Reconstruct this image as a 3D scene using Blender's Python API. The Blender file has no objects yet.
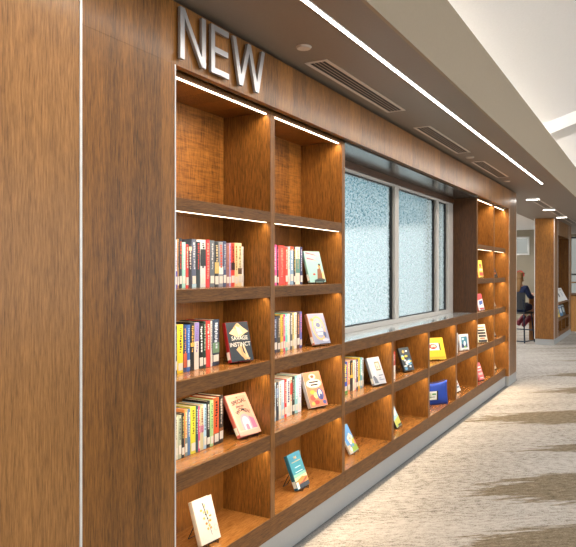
import bpy, bmesh, math, random
from mathutils import Vector, Matrix
random.seed(7)
R=math.radians
S=bpy.context.scene
C=S.collection
TH=R(29.63)
def yat(px,X):            # where a sight line meets the vertical plane x = -X
    return X/math.tan(TH-math.atan((px-288)/647.0))
# ------------------------------------------------------------------ colour / materials
def lin(c):
    if isinstance(c,str):
        c=c.lstrip('#'); c=[int(c[i:i+2],16)/255 for i in (0,2,4)]
        c=[x/12.92 if x<=.04045 else ((x+.055)/1.055)**2.4 for x in c]
    return (c[0],c[1],c[2],1)
_m={}
def mat(col,rough=.5,metal=0,coat=0,name=None,emit=0):
    k=(str(col),rough,metal,coat,emit)
    if k in _m: return _m[k]
    m=bpy.data.materials.new(name or 'paint'); m.use_nodes=True
    nt=m.node_tree; b=nt.nodes['Principled BSDF']
    c=lin(col)
    n=nt.nodes.new('ShaderNodeTexNoise'); n.inputs['Scale'].default_value=60; n.inputs['Detail'].default_value=3
    g=nt.nodes.new('ShaderNodeNewGeometry'); nt.links.new(g.outputs['Position'],n.inputs['Vector'])
    mx=nt.nodes.new('ShaderNodeMix'); mx.data_type='RGBA'
    mx.inputs[6].default_value=(c[0]*.94,c[1]*.94,c[2]*.94,1); mx.inputs[7].default_value=(min(1,c[0]*1.04),min(1,c[1]*1.04),min(1,c[2]*1.04),1)
    nt.links.new(n.outputs['Fac'],mx.inputs[0]); nt.links.new(mx.outputs[2],b.inputs['Base Color'])
    b.inputs['Roughness'].default_value=rough; b.inputs['Metallic'].default_value=metal
    b.inputs['Coat Weight'].default_value=coat; b.inputs['Coat Roughness'].default_value=.15
    if emit:
        b.inputs['Emission Color'].default_value=c; b.inputs['Emission Strength'].default_value=emit
    _m[k]=m; return m
def wood(name,axis,dark,lite,rough=.40,coat=.16,figure=0,boards=None,coatr=.22):
    m=bpy.data.materials.new(name); m.use_nodes=True; nt=m.node_tree; N=nt.nodes; L=nt.links
    b=N['Principled BSDF']
    g=N.new('ShaderNodeNewGeometry')
    def noise(sc,detail,rr=.6,dist=0):
        mp=N.new('ShaderNodeMapping'); mp.inputs['Scale'].default_value=sc
        L.new(g.outputs['Position'],mp.inputs['Vector'])
        n=N.new('ShaderNodeTexNoise'); n.inputs['Scale'].default_value=1; n.inputs['Detail'].default_value=detail
        n.inputs['Roughness'].default_value=rr; n.inputs['Distortion'].default_value=dist
        L.new(mp.outputs[0],n.inputs['Vector']); return n
    def sc(across,along):
        v=[across]*3; v[axis]=along; return v
    n1=noise(sc(14,.9),4,.55,.4); n2=noise(sc(170,11),5,.7); n3=noise(sc(420,22),3,.6)
    def math_(op,a,bv):
        q=N.new('ShaderNodeMath'); q.operation=op
        for i,v in enumerate((a,bv)):
            if isinstance(v,(int,float)): q.inputs[i].default_value=v
            else: L.new(v,q.inputs[i])
        return q.outputs[0]
    v=math_('ADD',math_('MULTIPLY',n1.outputs['Fac'],.16),math_('MULTIPLY',n2.outputs['Fac'],.54))
    v=math_('ADD',v,math_('MULTIPLY',n3.outputs['Fac'],.34))
    if boards:
        # veneer leaves of slightly different tone, side by side
        sp=N.new('ShaderNodeSeparateXYZ'); L.new(g.outputs['Position'],sp.inputs[0])
        fl=math_('FLOOR',math_('DIVIDE',sp.outputs[1],boards),0)
        wn=N.new('ShaderNodeTexWhiteNoise'); wn.noise_dimensions='1D'; L.new(fl,wn.inputs['W'])
        v=math_('ADD',v,math_('MULTIPLY',math_('SUBTRACT',wn.outputs['Value'],.5),.10))
    if figure:
        nf=noise((6,5,62),3,.6,1.2)
        v=math_('ADD',v,math_('MULTIPLY',math_('SUBTRACT',nf.outputs['Fac'],.5),figure))
    r=N.new('ShaderNodeValToRGB'); L.new(v,r.inputs[0])
    e=r.color_ramp.elements; e[0].position=.38; e[0].color=lin(dark); e[1].position=.66; e[1].color=lin(lite)
    L.new(r.outputs[0],b.inputs['Base Color'])
    b.inputs['Roughness'].default_value=rough; b.inputs['Specular IOR Level'].default_value=.32; b.inputs['Coat Weight'].default_value=coat; b.inputs['Coat Roughness'].default_value=coatr
    bp=N.new('ShaderNodeBump'); bp.inputs['Strength'].default_value=.12; bp.inputs['Distance'].default_value=.002
    L.new(n2.outputs['Fac'],bp.inputs['Height']); L.new(bp.outputs[0],b.inputs['Normal'])
    return m
W_V=wood('walnut_panel',2,'#472b0d','#a36c30',boards=.16)
W_LIT=wood('lit_walnut_panel',2,'#63401c','#b98349',boards=.5,coat=.3)  # panel walnut in lighter tones: brighter light on the left panel put into its colour
W_H=wood('walnut_edge',1,'#422811','#8f6030',coat=0,rough=.5)
W_SH=wood('walnut_shelf',1,'#78491f','#b98044',rough=.25,coat=.5,coatr=.12)
W_B=wood('walnut_back',2,'#4e2e12','#9c662c',figure=.0,boards=.2)
W_F=wood('figured_walnut_back',2,'#4a280c','#b07434',figure=.4,boards=.2)
W_D=wood('dark_walnut',2,'#3a2413','#6c4426')
WHITE=mat('#e8e8e6',.45); STEEL=mat('#a9abb0',.3,.6,name='brushed_steel'); ALU=mat('#f2f2f2',.35,.15,name='bright_aluminium')
BLACK=mat('#0c0c0d',.45,name='black'); WIRE=mat('#111111',.4,.5,name='black_wire')
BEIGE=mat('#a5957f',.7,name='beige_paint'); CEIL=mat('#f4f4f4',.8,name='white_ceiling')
SOFF=mat('#8d8175',.5,name='taupe_paint'); BASE=mat('#a4a7a9',.5,name='grey_baseboard')
FRAME=mat('#d2ccc6',.4,name='window_frame'); PAGE=mat('#eee6d4',.8,name='paper')
LED=mat('#ffeccc',.5,name='led',emit=6); LEDC=mat('#fff6ec',.5,name='led_cool',emit=14)
# ------------------------------------------------------------------ mesh helpers
class MB:
    def __init__(s): s.b=bmesh.new()
    def box(s,x0,x1,y0,y1,z0,z1,mi=0):
        vs=[s.b.verts.new(p) for p in ((x0,y0,z0),(x1,y0,z0),(x1,y1,z0),(x0,y1,z0),(x0,y0,z1),(x1,y0,z1),(x1,y1,z1),(x0,y1,z1))]
        for f in ((3,2,1,0),(4,5,6,7),(0,1,5,4),(1,2,6,5),(2,3,7,6),(3,0,4,7)):
            q=s.b.faces.new([vs[i] for i in f]); q.material_index=mi
        return s
    def prism(s,pts,a,b,plane='xy',mi=0):
        def P(u,v,w): return {'xy':(u,v,w),'xz':(u,w,v),'yz':(w,u,v)}[plane]
        A=[s.b.verts.new(P(u,v,a)) for u,v in pts]; B=[s.b.verts.new(P(u,v,b)) for u,v in pts]
        n=len(pts)
        fs=[s.b.faces.new(A[::-1]),s.b.faces.new(B)]
        for i in range(n): fs.append(s.b.faces.new((A[i],A[(i+1)%n],B[(i+1)%n],B[i])))
        for q in fs: q.material_index=mi
        return s
    def tube(s,pts,r,seg=8,mi=0):
        pts=[Vector(p) for p in pts]; rings=[]
        for i,p in enumerate(pts):
            d=((pts[min(i+1,len(pts)-1)]-p).normalized()+(p-pts[max(i-1,0)]).normalized()).normalized()
            u=d.orthogonal().normalized()
            if rings: 
                u=(lastu-d*lastu.dot(d)).normalized()
            lastu=u; v=d.cross(u)
            rr=r[i] if isinstance(r,(list,tuple)) else r
            rings.append([s.b.verts.new(p+(u*math.cos(k*2*math.pi/seg)+v*math.sin(k*2*math.pi/seg))*rr) for k in range(seg)])
        for a,b in zip(rings,rings[1:]):
            for k in range(seg): s.b.faces.new((a[k],a[(k+1)%seg],b[(k+1)%seg],b[k])).material_index=mi
        s.b.faces.new(rings[0][::-1]).material_index=mi; s.b.faces.new(rings[-1]).material_index=mi
        return s
    def disc(s,cx,cy,z0,z1,r,seg=28,mi=0,r2=None):
        r2=r2 or r
        A=[s.b.verts.new((cx+r*math.cos(k*2*math.pi/seg),cy+r*math.sin(k*2*math.pi/seg),z0)) for k in range(seg)]
        B=[s.b.verts.new((cx+r2*math.cos(k*2*math.pi/seg),cy+r2*math.sin(k*2*math.pi/seg),z1)) for k in range(seg)]
        s.b.faces.new(A[::-1]).material_index=mi; s.b.faces.new(B).material_index=mi
        for k in range(seg): s.b.faces.new((A[k],A[(k+1)%seg],B[(k+1)%seg],B[k])).material_index=mi
        return s
    def build(s,name,m,parent=None,bevel=0,smooth=False,loc=None,rot=None,recalc=True):
        if recalc: bmesh.ops.recalc_face_normals(s.b,faces=s.b.faces)
        me=bpy.data.meshes.new(name); s.b.to_mesh(me); s.b.free()
        for q in (m if isinstance(m,list) else [m]): me.materials.append(q)
        if smooth:
            for p in me.polygons: p.use_smooth=True
        o=bpy.data.objects.new(name,me); C.objects.link(o)
        if parent: o.parent=parent
        if loc: o.location=loc
        if rot: o.rotation_euler=rot
        if bevel:
            bv=o.modifiers.new('bevel','BEVEL'); bv.width=bevel; bv.segments=2; bv.limit_method='ANGLE'
        return o
def tag(o,label,cat,group=None,kind=None):
    if label: o['label']=label
    if cat: o['category']=cat
    if group: o['group']=group
    if kind: o['kind']=kind
    return o
def empty(name,label,cat,loc=(0,0,0),rz=0,group=None):
    o=bpy.data.objects.new(name,None); C.objects.link(o); o.location=loc; o.rotation_euler=(0,0,rz); o.empty_display_size=.05
    return tag(o,label,cat,group)
def struct(mb,name,m,parent=None,label=None,bevel=0):
    o=mb.build(name,m,parent,bevel)
    if not parent: o['kind']='structure'
    if label: o['label']=label
    return o
def area(name,loc,rot,sx,sy,power,col,spread=180):
    l=bpy.data.lights.new(name,'AREA'); l.shape='RECTANGLE'; l.size=sx; l.size_y=sy; l.energy=power; l.color=col; l.spread=R(spread)
    o=bpy.data.objects.new(name,l); C.objects.link(o); o.location=loc; o.rotation_euler=rot; return o
# ------------------------------------------------------------------ key dimensions
P1=-1.79      # face of fascia and piers
P2=-1.837     # face of shelves
BK=-2.153     # cell backs
ZC=2.780      # soffit underside
ZF=2.489      # fascia bottom
DY=[3.035,3.966,4.908,5.86,6.81,7.735,8.653]   # left faces of the dividers
DW=.047
Y0,Y1=2.172,9.406
PL,PR=1.64,9.96
ROWS=[(1.873,1.93),(1.46,1.522),(1.042,1.115),(.626,.706),(.137,.247)]
# ------------------------------------------------------------------ floor
def carpet():
    m=bpy.data.materials.new('patterned_carpet'); m.use_nodes=True; nt=m.node_tree; N=nt.nodes; L=nt.links
    b=N['Principled BSDF']; b.inputs['Roughness'].default_value=.95; b.inputs['Specular IOR Level'].default_value=.15
    g=N.new('ShaderNodeNewGeometry'); sp=N.new('ShaderNodeSeparateXYZ'); L.new(g.outputs['Position'],sp.inputs[0])
    def M(op,*a):
        q=N.new('ShaderNodeMath'); q.operation=op
        for i,v in enumerate(a):
            if isinstance(v,(int,float)): q.inputs[i].default_value=v
            else: L.new(v,q.inputs[i])
        return q.outputs[0]
    X,Y=sp.outputs[0],sp.outputs[1]
    ca,sa=math.cos(R(39)),math.sin(R(39))
    A=M('ADD',M('MULTIPLY',X,ca),M('MULTIPLY',Y,sa)); B=M('ADD',M('MULTIPLY',X,-sa),M('MULTIPLY',Y,ca))
    cb=N.new('ShaderNodeCombineXYZ'); L.new(A,cb.inputs[0]); L.new(B,cb.inputs[1])
    def noise(sa_,sb_,d,rr=.6):
        mp=N.new('ShaderNodeMapping'); mp.inputs['Scale'].default_value=(sa_,sb_,1); L.new(cb.outputs[0],mp.inputs['Vector'])
        n=N.new('ShaderNodeTexNoise'); n.inputs['Scale'].default_value=1; n.inputs['Detail'].default_value=d; n.inputs['Roughness'].default_value=rr
        L.new(mp.outputs[0],n.inputs['Vector']); return n.outputs['Fac']
    jag=M('MULTIPLY',M('SUBTRACT',noise(1.9,18,4,.75),.5),2.3)
    jag2=M('MULTIPLY',M('SUBTRACT',noise(4,30,3),.5),.18)
    tot=None
    for a0,b0,hw,ln in ((1.3,3.32,.45,.7),(2.0,4.40,.34,.7),(3.0,5.38,.16,.5),(2.9,6.55,.32,.9),(4.6,7.97,.26,.7),(5.4,9.2,.22,.7),(2.6,2.2,.4,1),(6.6,10.7,.3,1),(7.5,12.4,.35,1)):
        t=M('MINIMUM',M('DIVIDE',M('SUBTRACT',M('ADD',A,jag),a0),ln),1.0)
        d=M('SUBTRACT',M('MULTIPLY',M('MAXIMUM',t,-.3),hw),M('ABSOLUTE',M('SUBTRACT',M('ADD',B,jag2),b0)))
        q=M('DIVIDE',d,.05); q=M('MINIMUM',M('MAXIMUM',q,0.0),1.0)
        tot=q if tot is None else M('MAXIMUM',tot,q)
    fine=noise(80,150,4,.85); mid=noise(14,40,4,.7); big=noise(.7,3.0,3)
    rp=N.new('ShaderNodeValToRGB'); e=rp.color_ramp.elements
    e[0].position=.42; e[0].color=lin('#5f5850'); e[1].position=.57; e[1].color=lin('#c6c2be')
    e.new(.48).color=lin('#aaa49d')
    L.new(M('ADD',M('MULTIPLY',fine,.5),M('ADD',M('MULTIPLY',mid,.38),M('MULTIPLY',big,.14))),rp.inputs[0])
    rd=N.new('ShaderNodeValToRGB'); e=rd.color_ramp.elements
    e[0].position=.38; e[0].color=lin('#463b28'); e[1].position=.62; e[1].color=lin('#a39682')
    L.new(M('ADD',M('MULTIPLY',fine,.6),M('MULTIPLY',mid,.42)),rd.inputs[0])
    mx=N.new('ShaderNodeMix'); mx.data_type='RGBA'; L.new(tot,mx.inputs[0]); L.new(rp.outputs[0],mx.inputs[6]); L.new(rd.outputs[0],mx.inputs[7])
    # slate border carpet along the base
    bn=M('MULTIPLY',M('SUBTRACT',fine,.5),.05)
    be=M('MINIMUM',M('MAXIMUM',M('DIVIDE',M('SUBTRACT',-1.782,M('ADD',X,bn)),.015),0.0),1.0)
    be=M('MULTIPLY',be,M('LESS_THAN',Y,10.05))
    rb=N.new('ShaderNodeValToRGB'); e=rb.color_ramp.elements
    e[0].position=.35; e[0].color=lin('#3a3c40'); e[1].position=.65; e[1].color=lin('#8b8d90'); L.new(fine,rb.inputs[0])
    # cooler grey field in the far bay
    far=M('MINIMUM',M('MAXIMUM',M('DIVIDE',M('SUBTRACT',Y,11.5),3.0),0.0),.7)
    rg=N.new('ShaderNodeValToRGB'); e=rg.color_ramp.elements
    e[0].position=.36; e[0].color=lin('#79756f'); e[1].position=.62; e[1].color=lin('#b9b4ac'); L.new(M('ADD',M('MULTIPLY',mid,.6),M('MULTIPLY',big,.4)),rg.inputs[0])
    m3=N.new('ShaderNodeMix'); m3.data_type='RGBA'; L.new(far,m3.inputs[0]); L.new(mx.outputs[2],m3.inputs[6]); L.new(rg.outputs[0],m3.inputs[7])
    m2=N.new('ShaderNodeMix'); m2.data_type='RGBA'; L.new(be,m2.inputs[0]); L.new(m3.outputs[2],m2.inputs[6]); L.new(rb.outputs[0],m2.inputs[7])
    L.new(m2.outputs[2],b.inputs['Base Color'])
    bp=N.new('ShaderNodeBump'); bp.inputs['Strength'].default_value=.6; bp.inputs['Distance'].default_value=.006
    L.new(fine,bp.inputs['Height']); L.new(bp.outputs[0],b.inputs['Normal'])
    return m
struct(MB().box(-9,7.2,-4,23,-.1,0),'floor',carpet())
# ------------------------------------------------------------------ shell
def slope(X): return 3.3+.333*(X+2.33)
# wall behind the bookcases with the window hole
w=MB(); wx0,wx1=-2.45,-2.165; WY0,WY1=3.99,7.735; WZ0,WZ1=1.075,2.487
w.box(wx0,wx1,-4,WY0,0,3.4).box(wx0,wx1,WY1,9.9,0,3.4).box(wx0,wx1,WY0,WY1,0,WZ0).box(wx0,wx1,WY0,WY1,WZ1,3.4)
struct(w,'wall_left',BEIGE)
struct(MB().box(-9,-2.45,9.7,9.9,0,3.4),'wall_side',[mat('#f0f2f2',.8)])
struct(MB().box(-9,-2.47,9.66,9.695,2.34,3.5),'trim_5',mat('#2a7080',.6))
struct(MB().box(-9.2,-9,9.7,23,0,3.4),'wall_reading_room',BEIGE)
struct(MB().box(-9.2,7.4,-4.2,-4,0,7),'wall_rear',mat('#d9d4cb',.8))
# far wall with glazed openings
fw=MB(); fy0,fy1=22,22.2
fw.box(-9,-4.95,fy0,fy1,0,3.4).box(-4.95,-3.55,fy0,fy1,0,2.15).box(-4.95,-3.55,fy0,fy1,2.74,3.4).box(-3.55,-2.6,fy0,fy1,0,3.4)
fw.box(-2.6,-1.1,fy0,fy1,0,.1).box(-2.6,-1.1,fy0,fy1,2.7,3.4).box(-1.1,7.2,fy0,fy1,0,7)
struct(fw,'wall_far',mat('#958d7c',.8))
# right wall with tall windows
rw=MB(); ys=[-4]
for k in range(6):
    a=-2.5+k*4.1; rw.box(7.2,7.4,ys[-1],a,0,7); rw.box(7.2,7.4,a,a+3.0,0,.5).box(7.2,7.4,a,a+3.0,3.6,7); ys.append(a+3.0)
rw.box(7.2,7.4,ys[-1],23,0,7); struct(rw,'wall_right',mat('#dcdad6',.8))
# ceilings
c=MB(); c.prism([(-2.45,slope(-2.45)),(7.4,slope(7.4)),(7.4,slope(7.4)+.15),(-2.45,slope(-2.45)+.15)],-4.2,23,'xz'); struct(c,'ceiling',CEIL)
c=MB()
for y in (2.0,9.45,16.9):
    c.prism([(-1.25,slope(-1.25)-.17),(7.2,slope(7.2)-.17),(7.2,slope(7.2)+.01),(-1.25,slope(-1.25)+.01)],y,y+.55,'xz')
struct(c,'ceiling_beams',mat('#ededed',.8))
struct(MB().box(-9,-2.335,9.9,22,2.96,3.05),'ceiling_reading_room',CEIL)
# bulkhead (soffit) : taupe underside board, beige face
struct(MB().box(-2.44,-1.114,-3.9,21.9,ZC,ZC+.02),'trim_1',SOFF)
struct(MB().box(-2.44,-1.114,-3.9,21.9,ZC+.022,3.20).box(-1.112,-1.093,-3.9,21.9,ZC-.003,3.24),'trim_2',BEIGE)
# shadow reveal and fascia
struct(MB().box(-2.0,-1.825,-3.9,9.9,ZC-.028,ZC-.002),'trim_3',W_D)
FZ=ZC-.022
fa=MB().box(-1.826,P1,PL,PR,ZF,FZ); struct(fa,'trim_4',W_V)
# piers
def pier(n,y0,y1,edges,label):
    o=struct(MB().box(-2.15,P1,y0,y1,.137,ZF-.0005 if n!='x' else FZ),n,W_V,label=label)
    for (y) in edges:
        struct(MB().box(P1-.004,P1+.003,y-.003,y+.003,.137,ZF-.001),'edge_strip',ALU,o,'bright aluminium corner strip')
    return o
pier('wall_pier_left',PL,Y0,[Y0-.0035],'walnut veneered pier left of the bookcase')
pier('wall_pier_right',Y1,PR,[Y1+.0035,PR-.0035],'walnut veneered pier at the far end')
p=struct(MB().box(-2.0,P1+.012,-3.9,PL-.012,0,FZ),'wall_panel_left',W_LIT,label='walnut veneered wall panel at far left')
struct(MB().box(P1-.01,P1+.016,PL-.011,PL-.001,0,FZ),'edge_strip',ALU,p,'bright aluminium joint strip')
# bases
struct(MB().box(-2.15,P2-.004,Y0+.001,Y1-.001,0,.135),'baseboard_left',BASE)
struct(MB().box(-2.15,P1-.004,Y1+.001,PR-.004,0,.135),'baseboard_pier',BASE)
struct(MB().box(-2.15,P1-.004,PL,Y0-.001,0,.135),'baseboard_near',BASE)
# ------------------------------------------------------------------ window
g=bpy.data.materials.new('frosted_glass'); g.use_nodes=True; nt=g.node_tree; N=nt.nodes; L=nt.links
for n_ in list(N): N.remove(n_)
out=N.new('ShaderNodeOutputMaterial'); geo=N.new('ShaderNodeNewGeometry')
vo=N.new('ShaderNodeTexNoise'); vo.inputs['Scale'].default_value=60; vo.inputs['Detail'].default_value=4; vo.inputs['Roughness'].default_value=.7
mp=N.new('ShaderNodeMapping'); mp.inputs['Scale'].default_value=(1,.55,1); L.new(geo.outputs['Position'],mp.inputs[0]); L.new(mp.outputs[0],vo.inputs['Vector'])
rp=N.new('ShaderNodeValToRGB'); rp.color_ramp.elements[0].position=.44; rp.color_ramp.elements[0].color=(.80,.90,.92,1); rp.color_ramp.elements[1].position=.57; rp.color_ramp.elements[1].color=(1,1,1,1); L.new(vo.outputs['Fac'],rp.inputs[0])
rf=N.new('ShaderNodeBsdfRefraction'); rf.inputs['IOR'].default_value=1.06; rf.inputs['Roughness'].default_value=.22; L.new(rp.outputs[0],rf.inputs['Color'])
tr=N.new('ShaderNodeBsdfTranslucent'); tr.inputs['Color'].default_value=(.86,.93,.94,1)
m1=N.new('ShaderNodeMixShader'); mr=N.new('ShaderNodeMapRange'); mr.inputs[1].default_value=.42; mr.inputs[2].default_value=.6; mr.inputs[3].default_value=.05; mr.inputs[4].default_value=.5; L.new(vo.outputs['Fac'],mr.inputs[0]); L.new(mr.outputs[0],m1.inputs[0]); L.new(rf.outputs[0],m1.inputs[1]); L.new(tr.outputs[0],m1.inputs[2])
gl=N.new('ShaderNodeBsdfGlossy'); gl.inputs['Roughness'].default_value=.04
fr=N.new('ShaderNodeFresnel'); fr.inputs['IOR'].default_value=1.4
bf=N.new('ShaderNodeMath'); bf.operation='SUBTRACT'; bf.inputs[0].default_value=1; L.new(geo.outputs['Backfacing'],bf.inputs[1]); ff=N.new('ShaderNodeMath'); ff.operation='MULTIPLY'; L.new(fr.outputs[0],ff.inputs[0]); L.new(bf.outputs[0],ff.inputs[1])
m2=N.new('ShaderNodeMixShader'); L.new(ff.outputs[0],m2.inputs[0]); L.new(m1.outputs[0],m2.inputs[1]); L.new(gl.outputs[0],m2.inputs[2]); L.new(m2.outputs[0],out.inputs[0])
GLASS=g
win=tag(empty('window_1','three pane frosted window with pale frame above the low shelves','window',(-2.14,5.86,1.115)),None,None,kind='structure')
if 'category' in win: del win['category']
def wpart(mb,name,m,label=None,bevel=0):
    o=mb.build(name,m,win,bevel); o.location=-Vector(win.location)
    if label:o['label']=label
    return o
fx0,fx1=-2.20,-2.118
m_=[5.82,7.12]   # mullion centres
fr_=MB().box(fx0,fx1,WY0,WY1,1.118,1.158).box(fx0,fx1,WY0,WY1,2.40,2.418).box(fx0,fx1,WY0,4.05,1.158,2.40)
fr_.box(fx0,fx1,5.75,5.85,1.158,2.40).box(fx0,fx1,7.07,7.15,1.158,2.40).box(fx0,fx1,7.53,WY1,1.158,2.40)
wpart(fr_,'window_frame',FRAME,bevel=.003)
wpart(MB().box(-2.19,-2.105,WY0,WY1,2.419,2.4715),'wooden_head',W_D)
for a,b_ in ((4.05,5.75),(5.85,7.07),(7.15,7.53)):
    k=MB(); gx0,gx1=-2.172,-2.158; t=.010
    k.box(gx0-.004,gx1+.006,a,b_,1.158,1.158+t).box(gx0-.004,gx1+.006,a,b_,2.40-t,2.40).box(gx0-.004,gx1+.012,b_-.028,b_,1.158,2.40).box(gx0-.004,gx1+.006,a,a+t,1.158,2.40)
    wpart(k,'gasket',BLACK)
    wpart(MB().box(gx0,gx1-.006,a+.003,b_-.006,1.162,2.396),'pane',GLASS)
wpart(MB().box(-2.12,-1.862,WY0,WY1-.002,1.108,1.118),'window_sill',mat('#cfd2d0',.12,0,.6,name='grey_stone'),'polished pale grey stone sill')
wpart(MB().box(-2.16,-1.8265,WY0,WY1-.002,2.472,2.487),'window_head_lining',mat('#4a4743',.2,0,.15,name='polished_dark_lining'))
# ------------------------------------------------------------------ bookcases
lights=[]
def bookcase(name,label,cat,y0,y1,divs,rows,tall,left_side,right_side):
    """divs = left faces of inner dividers; y0,y1 outer faces of the unit"""
    root=empty(name,label,cat,(P2,(y0+y1)/2,.137)); off=-Vector(root.location)
    def part(mb,n,m,lb=None,bevel=.0015):
        o=mb.build(n,m,root,bevel); o.location=off
        if lb:o['label']=lb
        return o
    top=2.48 if tall else 1.042
    part(MB().box(BK-.012,BK,y0,y1,.138,(top-.001) if tall else 1.05),'back_panel',W_B,bevel=0)
    edges=[]
    if left_side: part(MB().box(BK,P2,y0,y0+DW,.247,top-.001),'side_panel',W_V)
    if right_side: part(MB().box(BK,P2,y1-DW,y1,.247,top-.001),'side_panel',W_V)
    for d in divs: part(MB().box(BK,P2,d,d+DW,.247,top-.001),'divider',W_V)
    ys=[y0+(DW if left_side else 0)]
    for d in divs: ys+=[d,d+DW]
    ys.append(y1-(DW if right_side else 0))
    cells=[(ys[i],ys[i+1]) for i in range(0,len(ys),2)]
    # bottom: continuous plinth board
    part(MB().box(BK,P2,y0,y1,.137,.2468),'bottom_board',W_H)
    part(MB().box(BK+.001,P2-.004,y0+.001,y1-.001,.2466,.2476),'shelf_liner',W_SH,bevel=0)
    if not tall:
        part(MB().box(BK+.03,P2-.036,y0,y1,1.062,1.107).box(P2-.036,P2-.022,y0,y1,1.062,1.107).box(P2-.022,P2,y0,y1,1.042,1.107).box(P2-.024,P2,y0,y1,1.107,1.119),'top_board',W_H)
    else:
        part(MB().box(BK,P2-.02,y0,y1,2.48,2.50),'top_panel',W_V)
    for (a,b_) in cells:
        rr=[r for r in rows if r[1]>.3]
        for (z0,z1) in rr:
            sh=part(MB().box(BK,P2-.022,a+.0003,b_-.0003,z0+.018,z1-.0006).box(P2-.022,P2-.001,a+.0003,b_-.0003,z0,z1-.0003),'shelf',W_SH)
            sh.data.materials.append(W_H)
            for p_ in sh.data.polygons:
                if p_.center.x>P2-.03 : p_.material_index=1
        zs=[r[0] for r in rr]+([] if tall else [1.042])
        if tall:
            part(MB().box(P2-.022,P2-.001,a+.0003,b_-.0003,2.470,2.4795),'header_rail',W_H)
            zs.append(2.470)
        for z in zs:
            zz=z+(.0045 if z<2.3 else .002) if z>1.6 else z+.012
            st=part(MB().box(P2-.034,P2-.0225,a+.004,b_-.004,zz-.006,z+(.0098 if z>2.3 else .0178)),'led_strip',LED,bevel=0)
            lights.append(((a+b_)/2,b_-a-.02,zz-.0075))
        if tall:
            pf=MB().box(BK,BK+.0015,a,b_,1.932,2.479)
            part(pf,'figured_back_panel',W_F,bevel=0)
    return root
bookcase('bookcase','tall two column walnut bookcase of new books nearest the camera','bookcase',Y0+.001,4.013,[DY[0]],ROWS,True,False,True)
bookcase('low_bookcase','low four bay walnut bookcase running under the frosted window','bookcase',4.0135,7.734,DY[2:5],ROWS[3:],False,False,False)
bookcase('bookcase','tall narrow two column walnut bookcase beyond the window','bookcase',7.735,Y1-.001,[DY[6]],ROWS,True,True,False)
# jamb panels of the window bay
struct(MB().box(-2.16,P2-.003,7.7352-.004,7.735,1.12,2.47),'trim_6',W_D)
for (yc,ln,z) in lights:
    a=area('shelf_light',(P2-.028,yc,z),(0,R(8),R(0)),.01,ln,2.8 if z<2.3 else 4.2,(1,.79,.52),150)
# ------------------------------------------------------------------ letters NEW
def letter(ch,y0,y1,label):
    h=.222; z=2.516; w=y1-y0; s=.029
    if ch=='N': polys=[[(0,0),(s,0),(s,h),(0,h)],[(w-s,0),(w,0),(w,h),(w-s,h)],[(0.001,h-.0005),(s*1.02,h-.0005),(w-.001,.0005),(w-s*1.02,.0005)]]
    elif ch=='E': polys=[[(0,0),(s,0),(s,h),(0,h)],[(s-.001,0),(w,0),(w,s*.9),(s-.001,s*.9)],[(s-.001,h/2-.45*s),(w*.94,h/2-.45*s),(w*.94,h/2+.45*s),(s-.001,h/2+.45*s)],[(s-.001,h-s*.9),(w*.98,h-s*.9),(w*.98,h),(s-.001,h)]]
    else:
        q=w/4; t=s*.55
        polys=[[(0,h),(s,h),(q+t,0),(q-t,0)],[(q-t,0),(q+t,.0),(2*q+t*.9,h),(2*q-t*.9,h)],[(2*q-t*.9,h),(2*q+t*.9,h),(3*q+t,0),(3*q-t,0)],[(w-s,h),(w,h),(3*q+t,0),(3*q-t,0)]]
    mb=MB()
    for i,p in enumerate(polys):
        e=.0002*i
        mb.prism([(y0+u,z+v) for u,v in p],-1.781+0,-1.767+e,'yz')
    o=mb.build('letter',STEEL)
    o['label']=label; o['category']='letter'; o['group']='steel sign letters on the fascia'
    for u,v in {'N':((.014,.03),(.014,h-.03),(w-.014,.03)),'E':((.014,.03),(.014,h-.03)),'W':((w/4,.02),(w*.75,.02),(w/2,h-.02))}[ch]:
        MB().box(P1,-1.780,y0+u-.004,y0+u+.004,z+v-.004,z+v+.004).build('mounting_pin',STEEL,o)
letter('N',2.177,2.357,'brushed steel capital letter N on the walnut fascia')
letter('E',2.398,2.540,'brushed steel capital letter E in the middle of the sign')
letter('W',2.570,2.863,'brushed steel capital letter W at the right end of the sign')
# ------------------------------------------------------------------ ceiling fittings
LX=-1.322
sl=empty('linear_light','long white linear light recessed along the taupe soffit','light',(LX,3,ZC))
o=MB().box(LX-.012,LX+.012,-3.5,9.19,ZC-.004,ZC-.001).build('diffuser',LEDC,sl); o.location=-Vector(sl.location)
o=MB().box(LX-.015,LX-.012,-3.5,9.2,ZC-.005,ZC-.0005).box(LX+.012,LX+.015,-3.5,9.2,ZC-.005,ZC-.0005).box(LX-.015,LX+.015,9.19,9.196,ZC-.005,ZC-.0005).build('housing',WHITE,sl); o.location=-Vector(sl.location)
area('soffit_light',(LX,3,ZC-.006),(0,0,0),.045,12.6,52,(1,.90,.78))
def vent(y0,y1,x0,x1,label,slots=4):
    r=empty('ceiling_vent',label,'air vent',((x0+x1)/2,(y0+y1)/2,ZC),group='linear air grilles in the soffit'); off=-Vector(r.location)
    f=.022
    a=MB().box(x0,x1,y0,y0+f,ZC-.004,ZC).box(x0,x1,y1-f,y1,ZC-.004,ZC).box(x0,x0+f,y0+f,y1-f,ZC-.004,ZC).box(x1-f,x1,y0+f,y1-f,ZC-.004,ZC).build('frame',mat('#ddd0c4',.4),r,.001); a.location=off
    a=MB().box(x0+f,x1-f,y0+f,y1-f,ZC-.0015,ZC-.0005).build('backing',BLACK,r); a.location=off
    n=slots; st=(x1-x0-2*f)/n; mb=MB()
    for i in range(1,n): 
        xx=x0+f+i*st; mb.box(xx-.0022,xx+.0022,y0+f,y1-f,ZC-.0028,ZC-.0015)
    a=mb.build('louvre',mat('#c9b8a8',.4,.1),r); a.location=off
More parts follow.
